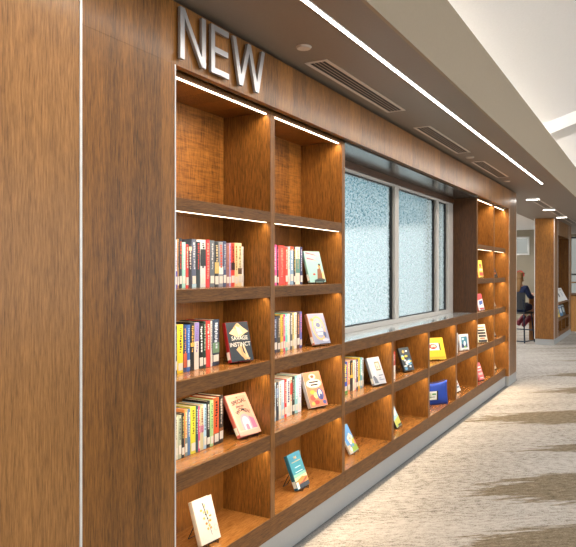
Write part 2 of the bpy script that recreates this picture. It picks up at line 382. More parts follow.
vent(3.22,4.52,-1.725,-1.585,'linear air grille in the soffit nearest the camera')
vent(5.10,6.42,-1.725,-1.585,'linear air grille in the soffit above the frosted window')
vent(7.0,8.32,-1.725,-1.585,'third linear air grille from the camera, nearest the soffit light end')
vent(11.2,12.75,-1.79,-1.65,'air grille between the first and second short light bars')
vent(13.15,14.7,-1.79,-1.65,'air grille between the second and third short light bars')
vent(15.1,17.2,-1.79,-1.65,'farthest air grille in front of the wooden pier')
for (x,y,l) in ((-1.605,2.99,'round white ceiling disc beside the nearest air grille'),(-1.66,6.7,'round white ceiling disc between second and third air grilles'),(-1.68,8.7,'round white ceiling disc nearest the end of the bookcases')):
    tag(MB().disc(x,y,ZC-.009,ZC-.0005,.036,r2=.042).build('ceiling_disc',mat('#d8ccc0',.5)),l,'ceiling fitting','round discs in the soffit')
for (x,y,l) in ((-1.72,10.98,'short light bar across the soffit nearest the bookcase end'),(-1.74,12.95,'short light bar in the middle of the three beyond the bookcase'),(-1.75,14.9,'short light bar farthest away beside the wooden pier')):
    r=empty('light_bar',l,'light',(x,y,ZC),group='short light bars beyond the bookcase')
    MB().box(-.105,.105,-.03,.03,-.018,-.0005).build('housing',WHITE,r)
    MB().box(-.1,.1,-.025,.025,-.021,-.0185).build('diffuser',LEDC,r)
    area('bar_light',(x,y,ZC-.023),(0,0,0),.2,.05,7,(1,.93,.85))
# tiny sensor at the fascia underside
tag(MB().disc(-1.812,7.62,ZF-.014,ZF-.0005,.012,16).build('sensor',mat('#9a948c',.4)),'tiny round sensor under the fascia at the window corner','sensor')
# hall lamps in the sloping ceiling, cove light over the bulkhead
for i,x in enumerate((1.6,4.6)):
    for j,y in enumerate((-1.5,4.0,7.5,12.0,15.0,19.5)):
        z=slope(x)-.03
        r=empty('hall_light','recessed hall ceiling panel light out over the walkway','light',(x,y,z),group='hall ceiling lights'); r.rotation_euler=(0,-math.atan(.333),0)
        MB().box(-.16,.16,-.62,.62,-.02,.02).build('housing',WHITE,r)
        MB().box(-.14,.14,-.6,.6,-.024,-.0205).build('diffuser',LEDC,r)
        area('hall_lamp',(x,y,z-.04),(0,-math.atan(.333),0),.28,1.2,22,(1,.97,.94))
cv=tag(MB().box(-2.2,-2.12,-3.8,21.8,3.202,3.225).build('cove_light',LEDC),'long cove light strip lying on top of the beige bulkhead','light')
area('cove_lamp',(-2.1,9,3.26),(R(180),R(12),0),.08,25,430,(.96,.98,1))
for i,(x,y) in enumerate(((-4.6,13),(-5.0,17),(-6.8,13),(-7.2,17),(-5.4,20))):
    r=empty('added_room_light','added square hanging light, out of view, brightening the white reading room ceiling','light',(x,y,2.72),group='added reading room lights')
    MB().box(-.3,.3,-.3,.3,-.02,.0).build('housing',WHITE,r); MB().box(-.28,.28,-.28,.28,-.024,-.0205).build('diffuser',LEDC,r)
    MB().tube([(0,0,0),(0,0,.238)],.008,8).build('suspension_rod',STEEL,r); area('room_lamp',(x,y,2.69),(0,0,0),.56,.56,50,(1,.97,.93)); area('added_uplight',(x,y,2.73),(R(180),0,0),.5,.5,55,(1,.98,.96))  # hanging fixtures and uplights are added out of view to brighten the ceiling
# ------------------------------------------------------------------ books
def text_mesh(s,size):
    cu=bpy.data.curves.new('t','FONT'); cu.body=s; cu.size=size; cu.align_x='CENTER'; cu.align_y='CENTER'; cu.extrude=.0003; cu.offset=.0004; cu.resolution_u=3
    ob=bpy.data.objects.new('t',cu); me=bpy.data.meshes.new_from_object(ob); bpy.data.objects.remove(ob); return me
def book_mesh(name,w,h,t,col,rough=.35):
    c_=.0028; n=[]
    # rounded spine
    for k in range(7):
        a=math.pi*k/6; n.append((-w/2-.0025*math.sin(a)+.0,t/2-t/2*math.cos(a)))
    outer=n+[(w/2,t),(w/2,t-c_),(-w/2+c_,t-c_),(-w/2+c_,c_),(w/2,c_),(w/2,0)]
    mb=MB(); mb.prism(outer,0,h,'xy')
    return mb.build(name,mat(col,rough,0,.3,name='book_cover'))
def pages(o,w,h,t):
    return MB().box(-w/2+.003,w/2-.004,.0031,t-.0031,.003,h-.003).build('pages',PAGE,o)
def upright(y0,y1,h,col,acc,band,label,group,z,lbl=True,X=-1.98,spine=True,d=.155,tilt=0):
    t=y1-y0-.0008
    o=book_mesh('book',d,h,t,col); o.location=(X-.0025-d/2,y1-.0004,z+.0004); o.rotation_euler=(0,0,math.pi)
    tag(o,label,'book',group)
    pages(o,d,h,t)
    x=-d/2-.0030
    if band:
        bc,b0,b1=band
        MB().box(x-.0001,x+.0012,t*.03,t*.97,h*b0,h*b1).build('spine_band',mat(bc,.4),o)
    if lbl and t>.009 and random.random()<.88:
        zl=random.choice((.014,.018,.02,.022)); MB().box(x-.0006,x+.0014,t*.13,t*.87,zl,zl+random.choice((.034,.038,.042))).build('spine_label',mat('#d8d6d0',.5),o)
    # illegible lettering running down the spine
    mb=MB(); zz=h*.93; k=0; tw=t*random.uniform(.2,.38); stop=.075 if lbl else .03
    while zz>stop+.02:
        l_=random.choice((.006,.009,.012,.005)); 
        c0=t/2+random.uniform(-.06,.06)*t
        mb.box(x-.0005,x+.001,c0-tw/2,c0+tw/2,max(stop,zz-l_),zz); zz-=l_+.0035
        k+=1
        if k%random.choice((5,6,7))==0: zz-=.004; tw=t*random.uniform(.15,.3)
    mb.build('spine_lettering',mat(acc,.5),o)
    return o
GR=dict(a='upper left',b='middle left',c='lower left',d='upper right',e='middle right',f='lower right',g='below the window')
def row(key,z,items,group,where):
    for it in items:
        p0,p1,h,col,acc,band,lb=it[:7]
        upright(yat(p0,1.98),yat(p1,1.98),h,col,acc,band,lb+' '+where,group,z,lbl=(len(it)<8))
row('a',1.522,[
 (173.8,177.4,.232,'#e6e2f2','#5a48b0',('#4a3aa8',0,.35),'white spine with purple lettering, first book'),
 (177.4,179.2,.236,'#b98a52','#4a3018',None,'thin tan book beside the purple lettered spine'),
 (179.2,182.3,.240,'#1d2430','#e05a28',None,'black spine with orange lettering'),
 (182.3,186.0,.222,'#9fd8cf','#f0fbf7',None,'pale mint book beside the orange lettered spine'),
 (186.0,188.8,.212,'#d23a32','#f5d6c8',None,'short red book right of the pale mint one'),
 (188.8,192.0,.212,'#2a2022','#d8cfc8',('#e0c8a8',.86,.95),'short black book right of the short red one'),
 (192.0,196.4,.240,'#56607a','#c5ccd8',('#9fc4d8',0,.08),'slate blue book left of the red lettered black one'),
 (196.4,200.6,.238,'#1c2a2c','#c83a34',('#e8e8e8',.96,1.0),'black spine with red lettering'),
 (200.6,206.0,.240,'#c9d2d4','#23303a',('#2c3438',.45,.8),'thick pale grey spine with dark lettering'),
 (206.0,210.0,.241,'#cf2a2a','#e89a8a',None,'plain tall bright red spine',1),
 (210.0,214.8,.240,'#59616b','#c8ccd0',None,'slate grey book right of the tall red spine'),
 (214.8,219.0,.233,'#20262a','#cdb98a',('#c9b068',.3,.55),'black book with gold and white patches'),
 (219.0,223.3,.236,'#8a8f98','#cf4a38',('#e6e2dc',.28,.45),'grey spine with red lettering'),
 (223.3,226.6,.240,'#36466e','#a8b4cc',None,'navy book right of the grey red lettered one'),
 (226.6,229.6,.231,'#8a5a5e','#d2844a',None,'dusky brown book with orange lettering'),
 (229.6,231.2,.233,'#a99ccc','#6a58a0',None,'thin lavender spine'),
 (231.2,235.0,.233,'#d8402e','#3a1a18',('#2a1a1c',.38,.55),'red spine with a dark figure'),
 (235.0,238.0,.236,'#e8cc9a','#9a6a38',None,'cream spine with tan dotted lettering'),
 (238.0,241.9,.236,'#ecdcb4','#8a7a5c',('#5a4a40',.28,.42),'cream spine with a dark patch'),
 (241.9,243.9,.218,'#f0eeea','#c0bcb4',None,'thin short white book, last'),
],'books standing in the top row of the left column','in the top left row')
row('b',1.115,[
 (173.6,177.6,.226,'#18181a','#b8b0a0',None,'black book before the yellow one'),
 (177.6,183.5,.232,'#efd52c','#5a4a14',None,'bright yellow book'),
 (183.5,187.0,.227,'#20386a','#e89a48',('#c8603a',.1,.4),'dark blue book with orange patch'),
 (187.0,190.5,.227,'#2f62b4','#a8c4ec',None,'bright blue book'),
 (190.5,194.6,.236,'#1a1c1e','#d8a84a',('#d8a84a',.5,.58),'black book with a gold emblem'),
 (194.6,199.2,.234,'#dcd2cc','#7a68a8',('#8a7cc0',.6,1.0),'cream and lavender book'),
 (199.2,203.6,.226,'#141414','#ececec',None,'black book with white lettering'),
 (203.6,206.2,.236,'#1f3a30','#9ab8a4',None,'thin dark green book'),
 (206.2,210.8,.236,'#cc2f28','#f4dcd4',None,'red book with white lettering'),
 (210.8,212.6,.234,'#c4c6ca','#6a6c70',None,'thin pale grey book'),
 (212.6,219.5,.238,'#27344e','#c6d0e0',('#6a8c70',.28,.5),'thick navy and green book, last'),
],'books standing in the second book row of the left column','in the middle left row')
row('c',.706,[
 (173.8,178.3,.205,'#cfccba','#7c7860',None,'cream spine, first book'),
 (178.3,181.8,.207,'#aab4a0','#4a5448',None,'grey green book'),
 (181.8,184.8,.212,'#23272a','#c8b45a',None,'dark book with yellow lettering'),
 (184.8,187.6,.228,'#e89a5c','#fbe6cc',('#7a8682',.0,.4),'peach and grey book'),
 (187.6,190.8,.224,'#4a74a8','#d8e2ee',None,'blue book left of the yellow green one'),
 (190.8,196.0,.230,'#d6d23a','#6a6818',None,'yellow green book'),
 (196.0,198.6,.228,'#1f4a5c','#bcd4dc',None,'dark teal book'),
 (198.6,200.4,.222,'#d8508c','#fbd8e6',None,'thin pink book'),
 (200.4,203.9,.225,'#c9c49a','#8a4a3a',('#b87a9a',.4,.55),'khaki book with striped lettering'),
 (203.9,206.8,.224,'#a8cce6','#4a6c8c',None,'pale blue book'),
 (206.8,210.3,.236,'#17181a','#c4c4c4',None,'tall black book with grey lettering'),
 (210.3,213.8,.236,'#a2cc90','#3a5a34',None,'light green book'),
 (213.8,219.2,.242,'#d2562a','#3a1a14',('#2a2624',.0,.24),'thick orange red book'),
 (219.2,223.6,.246,'#262322','#b4aca4',('#8a5a34',.24,.32),'charcoal book, last'),
],'books standing in the third book row of the left column','in the lower left row')
row('d',1.522,[
 (273.0,277.2,.241,'#e04a9a','#fbe0ee',None,'magenta pink book'),
 (277.2,278.9,.232,'#3a1a26','#e07aa0',None,'thin black and pink book'),
 (278.9,285.4,.238,'#da3a2a','#e88a78',None,'thick plain red book',1),
 (285.4,288.2,.232,'#d8452f','#f4e0d4',None,'thinner red book with white lettering'),
 (288.2,290.2,.233,'#d9d9d2','#8a8c90',None,'thin off white book'),
 (290.2,293.8,.237,'#7fa8cc','#f0f4f8',('#d8562e',.9,1.0),'light blue book with orange top'),
 (293.8,295.7,.237,'#22262e','#d8c444',None,'thin black and yellow book'),
 (295.7,300.2,.237,'#eae4d2','#a09a84',('#5c8c84',.3,.68),'cream book with teal patch'),
 (300.2,302.8,.238,'#1f2d66','#d8dcec',None,'navy book, last'),
],'books standing in the top row of the right column','in the top right row')
row('e',1.115,[
 (273.2,277.6,.215,'#26304e','#a8b0c8',None,'dark navy book, first'),
 (277.6,280.8,.220,'#4a4440','#c8b8a4',None,'dark taupe book'),
 (280.8,283.7,.226,'#d8b84a','#6a4a1c',None,'mustard yellow book'),
 (283.7,285.6,.224,'#dc3a8a','#fbd0e4',None,'thin magenta book'),
 (285.6,288.0,.228,'#76d2cc','#e6faf8',None,'thin aqua book'),
 (288.0,290.2,.226,'#ecebe6','#9a9a98',None,'thin white book right of the aqua one'),
 (290.2,292.8,.229,'#56585e','#d8d8d8',None,'charcoal grey book'),
 (292.8,294.5,.229,'#d2c27c','#5a5a58',None,'thin straw yellow book'),
 (294.5,297.0,.229,'#f0eee8','#c8a86a',None,'white book with gold lettering'),
 (297.0,300.0,.230,'#4c3428','#d89a5a',None,'dark brown book'),
 (300.0,302.2,.230,'#5a64b8','#e08aa0',None,'violet blue book, last'),
],'books standing in the second book row of the right column','in the middle right row')
row('f',.706,[
 (273.2,276.2,.228,'#bcd4e0','#4a6272',None,'pale blue grey book, first'),
 (276.2,279.1,.228,'#37424e','#b8c0c8',('#6a86b0',.6,.85),'slate book with blue patch'),
 (279.1,281.7,.230,'#d8d8d6','#8a8a8a',None,'light grey book'),
 (281.7,284.7,.232,'#a8cbe2','#f4f8fa',None,'powder blue book'),
 (284.7,287.0,.232,'#cf2e2a','#fae0da',None,'red book'),
 (287.0,290.2,.233,'#e4e6ea','#2a3a7c',None,'white book with navy lettering'),
 (290.2,292.4,.235,'#e2d8c4','#c83c30',('#d8402e',.55,.85),'cream and red book'),
 (292.4,295.1,.235,'#17201e','#9ab0a4',None,'black book'),
 (295.1,298.2,.236,'#8fd0da','#f0fafc',None,'aqua blue book'),
 (298.2,301.6,.236,'#dcd8ea','#6a60a0',None,'white and lavender book, last'),
],'books standing in the third book row of the right column','in the lower right row')
row('g',.706,[
 (343.2,347.8,.232,'#2350c8','#f4e23a',('#3a9a4a',0,.22),'vivid blue book'),
 (347.8,350.2,.232,'#f0a070','#fdf4ec',None,'orange and white book'),
 (350.2,353.2,.230,'#17191c','#e8b83a',('#e8b83a',.44,.54),'black book with yellow moon mark'),
 (353.2,354.9,.226,'#e6e0cc','#a89a70',None,'thin cream book'),
 (354.9,356.5,.228,'#e8a4b4','#fbe8ec',None,'thin pink book'),
 (356.5,358.4,.226,'#2c3a66','#e4e6f0',None,'thin navy and white book'),
 (358.4,360.4,.234,'#e8c832','#8a6a14',None,'thin yellow book'),
 (360.4,362.2,.232,'#5cb4d2','#eaf8fc',None,'thin sky blue book'),
 (362.2,363.8,.226,'#b8bcc2','#6a6e74',None,'thin grey book, last'),
],'books standing in the bay under the window','under the window')
# a pile of pale page tops is just the books themselves; two standing edge books by the dividers
upright(yat(391.5,1.90),yat(395.4,1.90),.225,'#d8382c','#fbe4de',('#f0f0ee',.0,.5),'red and white book beside the blue and yellow display book under the window','books against the dividers under the window',.706,X=-1.90)
upright(yat(456.5,1.90),yat(458.2,1.90),.22,'#e4e4e6','#9a9aa0',None,'white book standing left of the small blue and white display book','books against the dividers under the window',.706,X=-1.90)
# --------------------------- face-out books on easels
def cover(fn): return fn
def display(key,X,Y,z,phi,lean,w,h,t,col,label,art,texts=(),spine_col=None,easel=True,lb=None,name='book',cat='book',elabel=None):
    rz=R(90-phi); lam=R(lean)
    r=Vector((math.sin(R(phi)),math.cos(R(phi)),0)); back=Vector((-math.cos(R(phi)),math.sin(R(phi)),0))
    lift=.006+t*math.sin(lam)
    o=book_mesh(name,w,h,t,spine_col or col); o.location=(X,Y,z+lift); o.rotation_euler=(-lam,0,rz)
    tag(o,label,cat,'books displayed face out')
    pages(o,w,h,t)
    # cover art: flat printed shapes on the front cover
    mats=[];mb=MB()
    def mi(c):
        m=mat(c,.35,0,.3)
        if m not in mats: mats.append(m)
        return mats.index(m)
    if not art or art[0][0]!='bg': art=[('bg',col)]+list(art)
    lay=0
    for s in art:
        lay+=1; y_=-.0004-.00006*lay
        k=mi(s[1])
        def P(u,v): return (-w/2+u*w,v*h)
        if s[0]=='bg': pts=[P(0.01,0.004),P(.996,.004),P(.996,.996),P(.01,.996)]
        elif s[0]=='r': pts=[P(s[2],s[3]),P(s[4],s[3]),P(s[4],s[5]),P(s[2],s[5])]
        elif s[0]=='e': pts=[P(s[2]+s[4]*math.cos(a*math.pi/10),s[3]+s[5]*math.sin(a*math.pi/10)) for a in range(20)]
        elif s[0]=='p': pts=[P(u,v) for u,v in s[2]]
        mb.prism(pts,y_,-.0001 if s[0]=='bg' else y_+.00012,'xz',k)
    a=mb.build('cover_art',mats,o)
    for (txt,u,v,sz,c,*rest) in texts:
        me=text_mesh(txt,sz); me.materials.append(mat(c,.45))
        q=bpy.data.objects.new('cover_title',me); C.objects.link(q); q.parent=o
        q.location=(-w/2+u*w,-.0022,v*h); q.rotation_euler=(R(90),R(-rest[0]) if rest else 0,0)
    if lb is not None:
        MB().box(-w/2-.0036,-w/2-.001,t*.1,t*.9,.014,.055).build('spine_label',mat('#f4f2ec',.5),o)
    if easel:
        e=empty('book_easel',elabel or ('black wire easel under the '+' '.join(label.replace(' the top right row',' top row').split(',')[0].split()[:11])),'book easel',(X,Y,z),rz,'wire book easels')
        mb=MB(); q=.0022; ww=min(w*.5,.08)/2
        # tray lip, feet, back frame and strut
        yb=t*math.cos(lam)+.006
        zb=lambda yy:(yy-yb)/math.tan(lam)+.004 if lam>.02 else .004
        for sx in (-1,1):
            mb.tube([(sx*ww,-.012,.018),(sx*ww,-.012,.0026),(sx*ww,yb+.01,.0026)],q,6)
            mb.tube([(sx*ww,yb+.01,.0026),(sx*ww*.9,yb+.012+.12*math.sin(lam),.0026+.12*math.cos(lam))],q,6)
        mb.tube([(-ww,-.012,.018),(ww,-.012,.018)],q,6)
        tp=(yb+.012+.12*math.sin(lam),.0026+.12*math.cos(lam))
        mb.tube([(-ww*.9,tp[0],tp[1]),(ww*.9,tp[0],tp[1])],q,6)
        mb.build('easel_frame',WIRE,e)
        mb=MB(); ye=yb+.085
        mb.tube([(-ww*.9,tp[0]+.002,tp[1]*.75),(-ww*.7,ye+.02,.0026),(ww*.7,ye+.02,.0026),(ww*.9,tp[0]+.002,tp[1]*.75)],q,6)
        mb.build('rear_strut',WIRE,e)
    return o
display('A',-1.900,2.857,1.115,19,16,.148,.212,.028,'#2e3640','dark novel with moth wings and white title, red spine',[
 ('p','#e8c69a',[(.1,.72),(.35,.86),(.55,.97),(.72,.86),(.97,.74),(.8,.70),(.6,.62),(.4,.62)]),
 ('p','#d8a070',[(.3,.84),(.5,.97),(.62,.9),(.45,.8)]),
 ('p','#f4e2c0',[(.42,.9),(.6,.84),(.7,.70),(.5,.66)]),
 ('p','#e2b888',[(.3,.3),(.5,.12),(.8,.02),(.86,.06),(.62,.2),(.45,.38)]),
 ('p','#d8a878',[(.48,.42),(.56,.4),(.6,.12),(.72,.04),(.62,.02),(.5,.15)]),
 ('p','#eccfa4',[(.6,.4),(.68,.38),(.8,.1),(.72,.08)]),
 ],[('SAVAGE',.52,.58,.030,'#e2dfd6'),('INSTINCT',.5,.42,.031,'#e2dfd6')],spine_col='#a8252a',lb=1)
display('B',-1.898,2.935,.706,10,31,.165,.236,.026,'#f4c4ae','salmon pink novel with black title and pale archway',[
 ('bg','#eebaa4'),('r','#f2cdb8',.06,.1,.94,.97),('r','#edb7a0',.1,.13,.9,.94),
 ('p','#e77aa2',[(.55,.14),(.92,.12),(.9,.35),(.72,.42),(.6,.36)]),
 ('e','#f3a8be',.5,.33,.22,.17),('r','#f3a8be',.28,.12,.72,.33),('e','#fbe6ea',.5,.31,.15,.13),('r','#fbe6ea',.35,.12,.65,.31),
 ('e','#e58aa8',.5,.2,.07,.06),('r','#e58aa8',.43,.12,.57,.2)],
 [('A',.48,.91,.012,'#3a2a30'),('SPECIAL',.5,.80,.031,'#26202a',6),('place for',.48,.69,.017,'#5a4048'),('WO',.36,.575,.028,'#26202a',28),('MEN',.66,.565,.028,'#26202a',-24)],spine_col='#e2796c',lb=1)
display('C',-1.917,2.604,.247,6,19,.139,.212,.028,'#efece6','white novel with a gold and black ornamental sword',[
 ('bg','#dcd8d0'),('p','#2c3440',[(.44,.9),(.5,.9),(.58,.5),(.55,.5)]),('p','#4a5058',[(.55,.5),(.58,.5),(.62,.14),(.6,.14)])]+
 [('e',c,u,v,a,b) for c,u,v,a,b in (('#d8a24a',.34,.74,.06,.03),('#e0b870',.45,.68,.05,.03),('#d8a24a',.62,.66,.04,.05),('#cf8f3a',.72,.56,.07,.02),('#e0b060',.4,.55,.06,.03),('#d89a48',.66,.46,.07,.03),('#c87a34',.46,.42,.06,.03),('#e0b060',.58,.36,.06,.03),('#d8a24a',.48,.3,.05,.03),('#d89a48',.64,.3,.04,.03),('#e4bf80',.55,.82,.03,.05),('#30343c',.52,.62,.05,.02),('#30343c',.56,.52,.04,.02))]+
 [('e','#a8aca8',.86,.26,.11,.07),('e','#dcd8d0',.86,.26,.095,.06)],spine_col='#ddd9d0')
display('D',-1.932,3.80,1.522,18,18,.147,.214,.02,'#a9d6d6','mint novel with a seated figure and red script in the top right row',[
 ('bg','#9cc8c8'),('p','#d85a78',[(.1,.92),(.7,.86),(.9,.82),(.6,.9),(.1,.97)]),('p','#d8647e',[(.1,.74),(.6,.7),(.85,.64),(.5,.74),(.1,.8)]),
 ('p','#8a5a3c',[(.5,.1),(.62,.42),(.82,.46),(.86,.2),(.9,.05),(.6,.03)]),('e','#e0a058',.78,.5,.09,.06),('e','#40342c',.8,.56,.07,.04),
 ('p','#3a4a4a',[(.3,.02),(.95,.02),(.95,.1),(.6,.12),(.3,.06)]),('p','#f0d890',[(.82,.12),(.97,.1),(.97,.34),(.86,.3)]),('e','#c84a38',.35,.25,.08,.03)],spine_col='#8fb8ba',lb=1)
display('E',-1.891,3.785,1.115,18,21,.150,.209,.026,'#8c93b4','blue violet novel with a golden oval wreath',[
 ('bg','#959bba'),('e','#e8b878',.5,.52,.38,.4),('e','#9aa2c4',.5,.52,.30,.33),('e','#f0d4a0',.5,.62,.2,.13),('e','#7a84b0',.5,.62,.14,.08),
 ('r','#f4ead8',.32,.42,.7,.5),('r','#f4ead8',.36,.3,.66,.37),('e','#5a6490',.78,.3,.08,.1),('e','#d89a5c',.2,.8,.1,.05),('e','#c8ccdc',.75,.12,.2,.05)],spine_col='#c88a6a',lb=1)
display('F',-1.909,3.775,.706,18,22,.157,.231,.03,'#e2805c','orange illustrated novel with white cartouche title',[
 ('bg','#e58a66'),('e','#efe0cc',.5,.86,.2,.08),('e','#8a5a4a',.5,.86,.1,.045),('e','#f4efe6',.5,.66,.44,.13),('e','#40342f',.5,.66,.42,.115),('e','#f6f1e8',.5,.66,.405,.105),
 ('r','#3a302c',.24,.68,.78,.725),('r','#3a302c',.3,.60,.72,.645),('e','#e8c048',.3,.42,.14,.06),('e','#d85a4a',.25,.26,.15,.08),('e','#f0d890',.45,.32,.12,.09),('e','#5a64a8',.72,.34,.19,.17),('e','#e8e0d8',.72,.36,.1,.12),('e','#48508c',.74,.26,.08,.09),
 ('e','#c84a40',.4,.12,.16,.06),('e','#f0c860',.2,.1,.1,.05),('e','#5a64a8',.85,.1,.1,.06)],spine_col='#cfd2d8')
display('G',-1.905,3.552,.247,0,22,.155,.214,.026,'#2f8ea6','teal novel with orange sunset and hands at its foot',[
 ('bg','#2f8fa8'),('p','#2a7d9c',[(.01,.75),(.996,.85),(.996,.996),(.01,.996)]),('p','#8cc4b4',[(.01,.3),(.996,.3),(.996,.42),(.01,.42)]),
 ('p','#e8dca8',[(.01,.24),(.996,.24),(.996,.34),(.01,.32)]),('p','#e8983c',[(.01,.12),(.996,.12),(.996,.24),(.6,.3),(.01,.22)]),
 ('p','#b85a28',[(.1,.14),(.5,.16),(.95,.26),(.9,.18),(.5,.1)]),('r','#28303a',.01,.0041,.996,.12),('r','#f0f0ea',.02,.02,.2,.2),('r','#c9dccb',.06,.06,.16,.12)],
 [('THE',.5,.86,.02,'#f4b46a'),('~~~~~~',.5,.76,.03,'#f4b46a'),('~~~~',.5,.6,.03,'#e8f4f0'),('~~~~~',.5,.47,.03,'#e8f4f0')],spine_col='#1d5f78',lb=1)
display('H',-1.877,4.771,.706,16,22,.153,.218,.024,'#b9bcc8','pale silver grey novel with a tan window picture',[
 ('bg','#bfc2ce'),('r','#7c6f58',.5,.5,.86,.82),('r','#d8d2b8',.55,.54,.81,.78),('r','#8a8f9c',.6,.58,.7,.66),('e','#e0e2ea',.3,.5,.12,.2),
 ('p','#6a7284',[(.05,.3),(.2,.34),(.34,.2),(.4,.05),(.1,.05)]),('r','#6c7488',.55,.3,.9,.335),('r','#7c8496',.5,.14,.92,.17),('r','#8a90a4',.5,.2,.7,.24)],spine_col='#8c909c',lb=1)
display('I',-1.95,4.44,.247,-4,28,.165,.205,.018,'#4a8fd8','blue children’s book with green field scene in the lowest bay',[
 ('bg','#5c9cdc'),('p','#f4e6d0',[(.3,.55),(.7,.7),(.9,.55),(.8,.35),(.4,.3)]),('p','#9cc04a',[(.3,.02),(.996,.02),(.996,.5),(.8,.4),(.5,.3)]),('e','#e8c83a',.8,.35,.12,.08),
 ('e','#f2f2f2',.5,.35,.1,.06),('e','#58a8dc',.62,.24,.12,.06),('e','#c84a38',.6,.5,.06,.03),('p','#f0b890',[(.01,.3),(.3,.3),(.3,.02),(.01,.02)]),('e','#f4f0ea',.25,.14,.12,.08),('e','#d85aa0',.93,.3,.05,.1)],spine_col='#e8e4dc')
display('J',-1.912,5.562,.706,15,20,.155,.212,.022,'#27323c','black book with blue, yellow and white scattered picture',[
 ('bg','#2b3640')]+[('e',c,random.uniform(.14,.86),random.uniform(.1,.9),random.uniform(.1,.2),random.uniform(.03,.08)) for c in ('#e4e4e4','#4a90c4','#d8c83a','#dfe8ee','#3a6a9c','#f0f0ee','#5aa0d0','#e8d23a','#f4f4f4','#3a6a9c','#e8d23a','#dfe8ee','#6ab0dc','#f0f0ee','#c8a850','#8ac0e0','#e8d23a','#20262c','#e4e4e4')],spine_col='#1c2024')
display('K',-1.935,5.36,.247,-5,25,.16,.205,.02,'#8fc0dc','pale blue book with green and yellow cover in a lowest bay',[
 ('bg','#9ccae2'),('p','#b8c86a',[(.01,.02),(.996,.02),(.996,.4),(.01,.3)]),('e','#f4f0e0',.6,.6,.25,.14),('e','#e8c84a',.7,.2,.16,.07),('e','#4a7a9c',.3,.75,.2,.08),('r','#2c343c',.4,.02,.996,.1)],spine_col='#1e242a')
display('L',-1.93,6.38,.706,40,20,.27,.222,.026,'#edc42e','large yellow book with red and white face picture',[
 ('bg','#eec62f'),('r','#f4f0ec',.3,.42,.78,.76),('e','#c8342c',.52,.6,.17,.12),('e','#f0c8bc',.54,.61,.11,.08),('e','#8a1f24',.54,.55,.06,.025),('r','#3a2a28',.78,.42,.84,.76),('r','#e8a82a',.05,.05,.95,.12)],spine_col='#d8ae20')
display('N',-1.883,7.36,.706,27,6,.15,.182,.02,'#eeeef0','small white bordered book with teal and navy picture',[
 ('bg','#efeff1'),('r','#2f7c94',.2,.16,.84,.86),('r','#1f3a68',.2,.16,.84,.4),('e','#e6ecf0',.55,.42,.12,.16),('e','#8ac04a',.6,.2,.12,.05),('e','#bcdce6',.4,.7,.14,.07)],spine_col='#dcdce0')
display('O',-1.925,7.27,.247,2,22,.15,.185,.02,'#c9ccd4','small pale book with dark lettering in the lowest bay right of the blue pouch',[
 ('bg','#d2d4da'),('r','#5a4a58',.3,.6,.9,.68),('r','#a8504a',.5,.4,.9,.48),('r','#4a5a70',.4,.2,.9,.3)],spine_col='#50586a')
display('P',-1.924,8.33,1.522,12,8,.150,.222,.02,'#e8c33a','yellow and red book in the upper shelf beyond the window',[
 ('bg','#ecc93e'),('r','#c83a2c',.3,.1,.95,.3),('r','#f4ead0',.3,.4,.9,.5),('e','#c84a34',.6,.7,.25,.1),('r','#4a3a28',.35,.55,.85,.58)],spine_col='#c84030')
display('Q',-1.877,8.16,1.115,14,13,.150,.207,.02,'#e9e4e6','red, white and blue book beyond the window',[
 ('bg','#eee9ea'),('p','#c8343c',[(.01,.6),(.996,.7),(.996,.99),(.01,.99)]),('p','#3a5ab0',[(.3,.3),(.9,.4),(.9,.6),(.3,.55)]),('r','#c8343c',.2,.05,.95,.16)],spine_col='#b83440')
display('R',-1.885,8.27,.706,34,15,.158,.227,.024,'#e6dcc4','cream book with bold black title beyond the window',[
 ('bg','#e8dfc8'),('r','#26221e',.15,.62,.9,.72),('r','#26221e',.12,.46,.92,.57),('r','#26221e',.15,.3,.9,.41),('r','#c88a4a',.2,.8,.85,.86),('r','#3a3028',.05,.02,.95,.14),('e','#b8703a',.5,.22,.3,.04)],spine_col='#c8b890')
display('S',-1.878,8.18,.247,12,19,.152,.216,.02,'#cf4444','red book with white lettering on the lowest shelf beyond the window',[
 ('bg','#d24a48'),('r','#f4dcd8',.2,.7,.9,.78),('r','#f4dcd8',.25,.55,.85,.6),('r','#e8a8a0',.2,.3,.9,.42),('r','#f4dcd8',.3,.1,.8,.15)],spine_col='#b83838')
display('T',-1.94,9.24,1.522,14,20,.150,.207,.02,'#3a3c44','dark book with white and orange shapes in the last bay',[
 ('bg','#40424a'),('e','#e6e2dc',.5,.5,.3,.12),('e','#d8783c',.55,.25,.25,.08),('r','#e6e6e6',.2,.75,.85,.83)],spine_col='#2a2c32')
display('U',-1.94,9.20,1.115,0,14,.12,.16,.018,'#e8e4dc','small white book in the last bay at eye level',[('bg','#eae6de'),('r','#c86a4a',.2,.3,.9,.5)],spine_col='#d8d4cc')
display('V',-1.94,9.19,.706,0,14,.12,.16,.018,'#e2e0dc','small pale book in the last bay above the lowest shelf',[('bg','#e4e2de'),('r','#7a8a9c',.2,.3,.9,.5)],spine_col='#ccc8c0')
display('W',-1.93,9.20,.247,0,20,.14,.19,.02,'#e0ceb0','tan and white book on the lowest shelf of the last bay',[('bg','#e6d6ba'),('r','#6a4a34',.2,.2,.9,.4),('e','#c8683c',.5,.7,.3,.1)],spine_col='#b89a70')
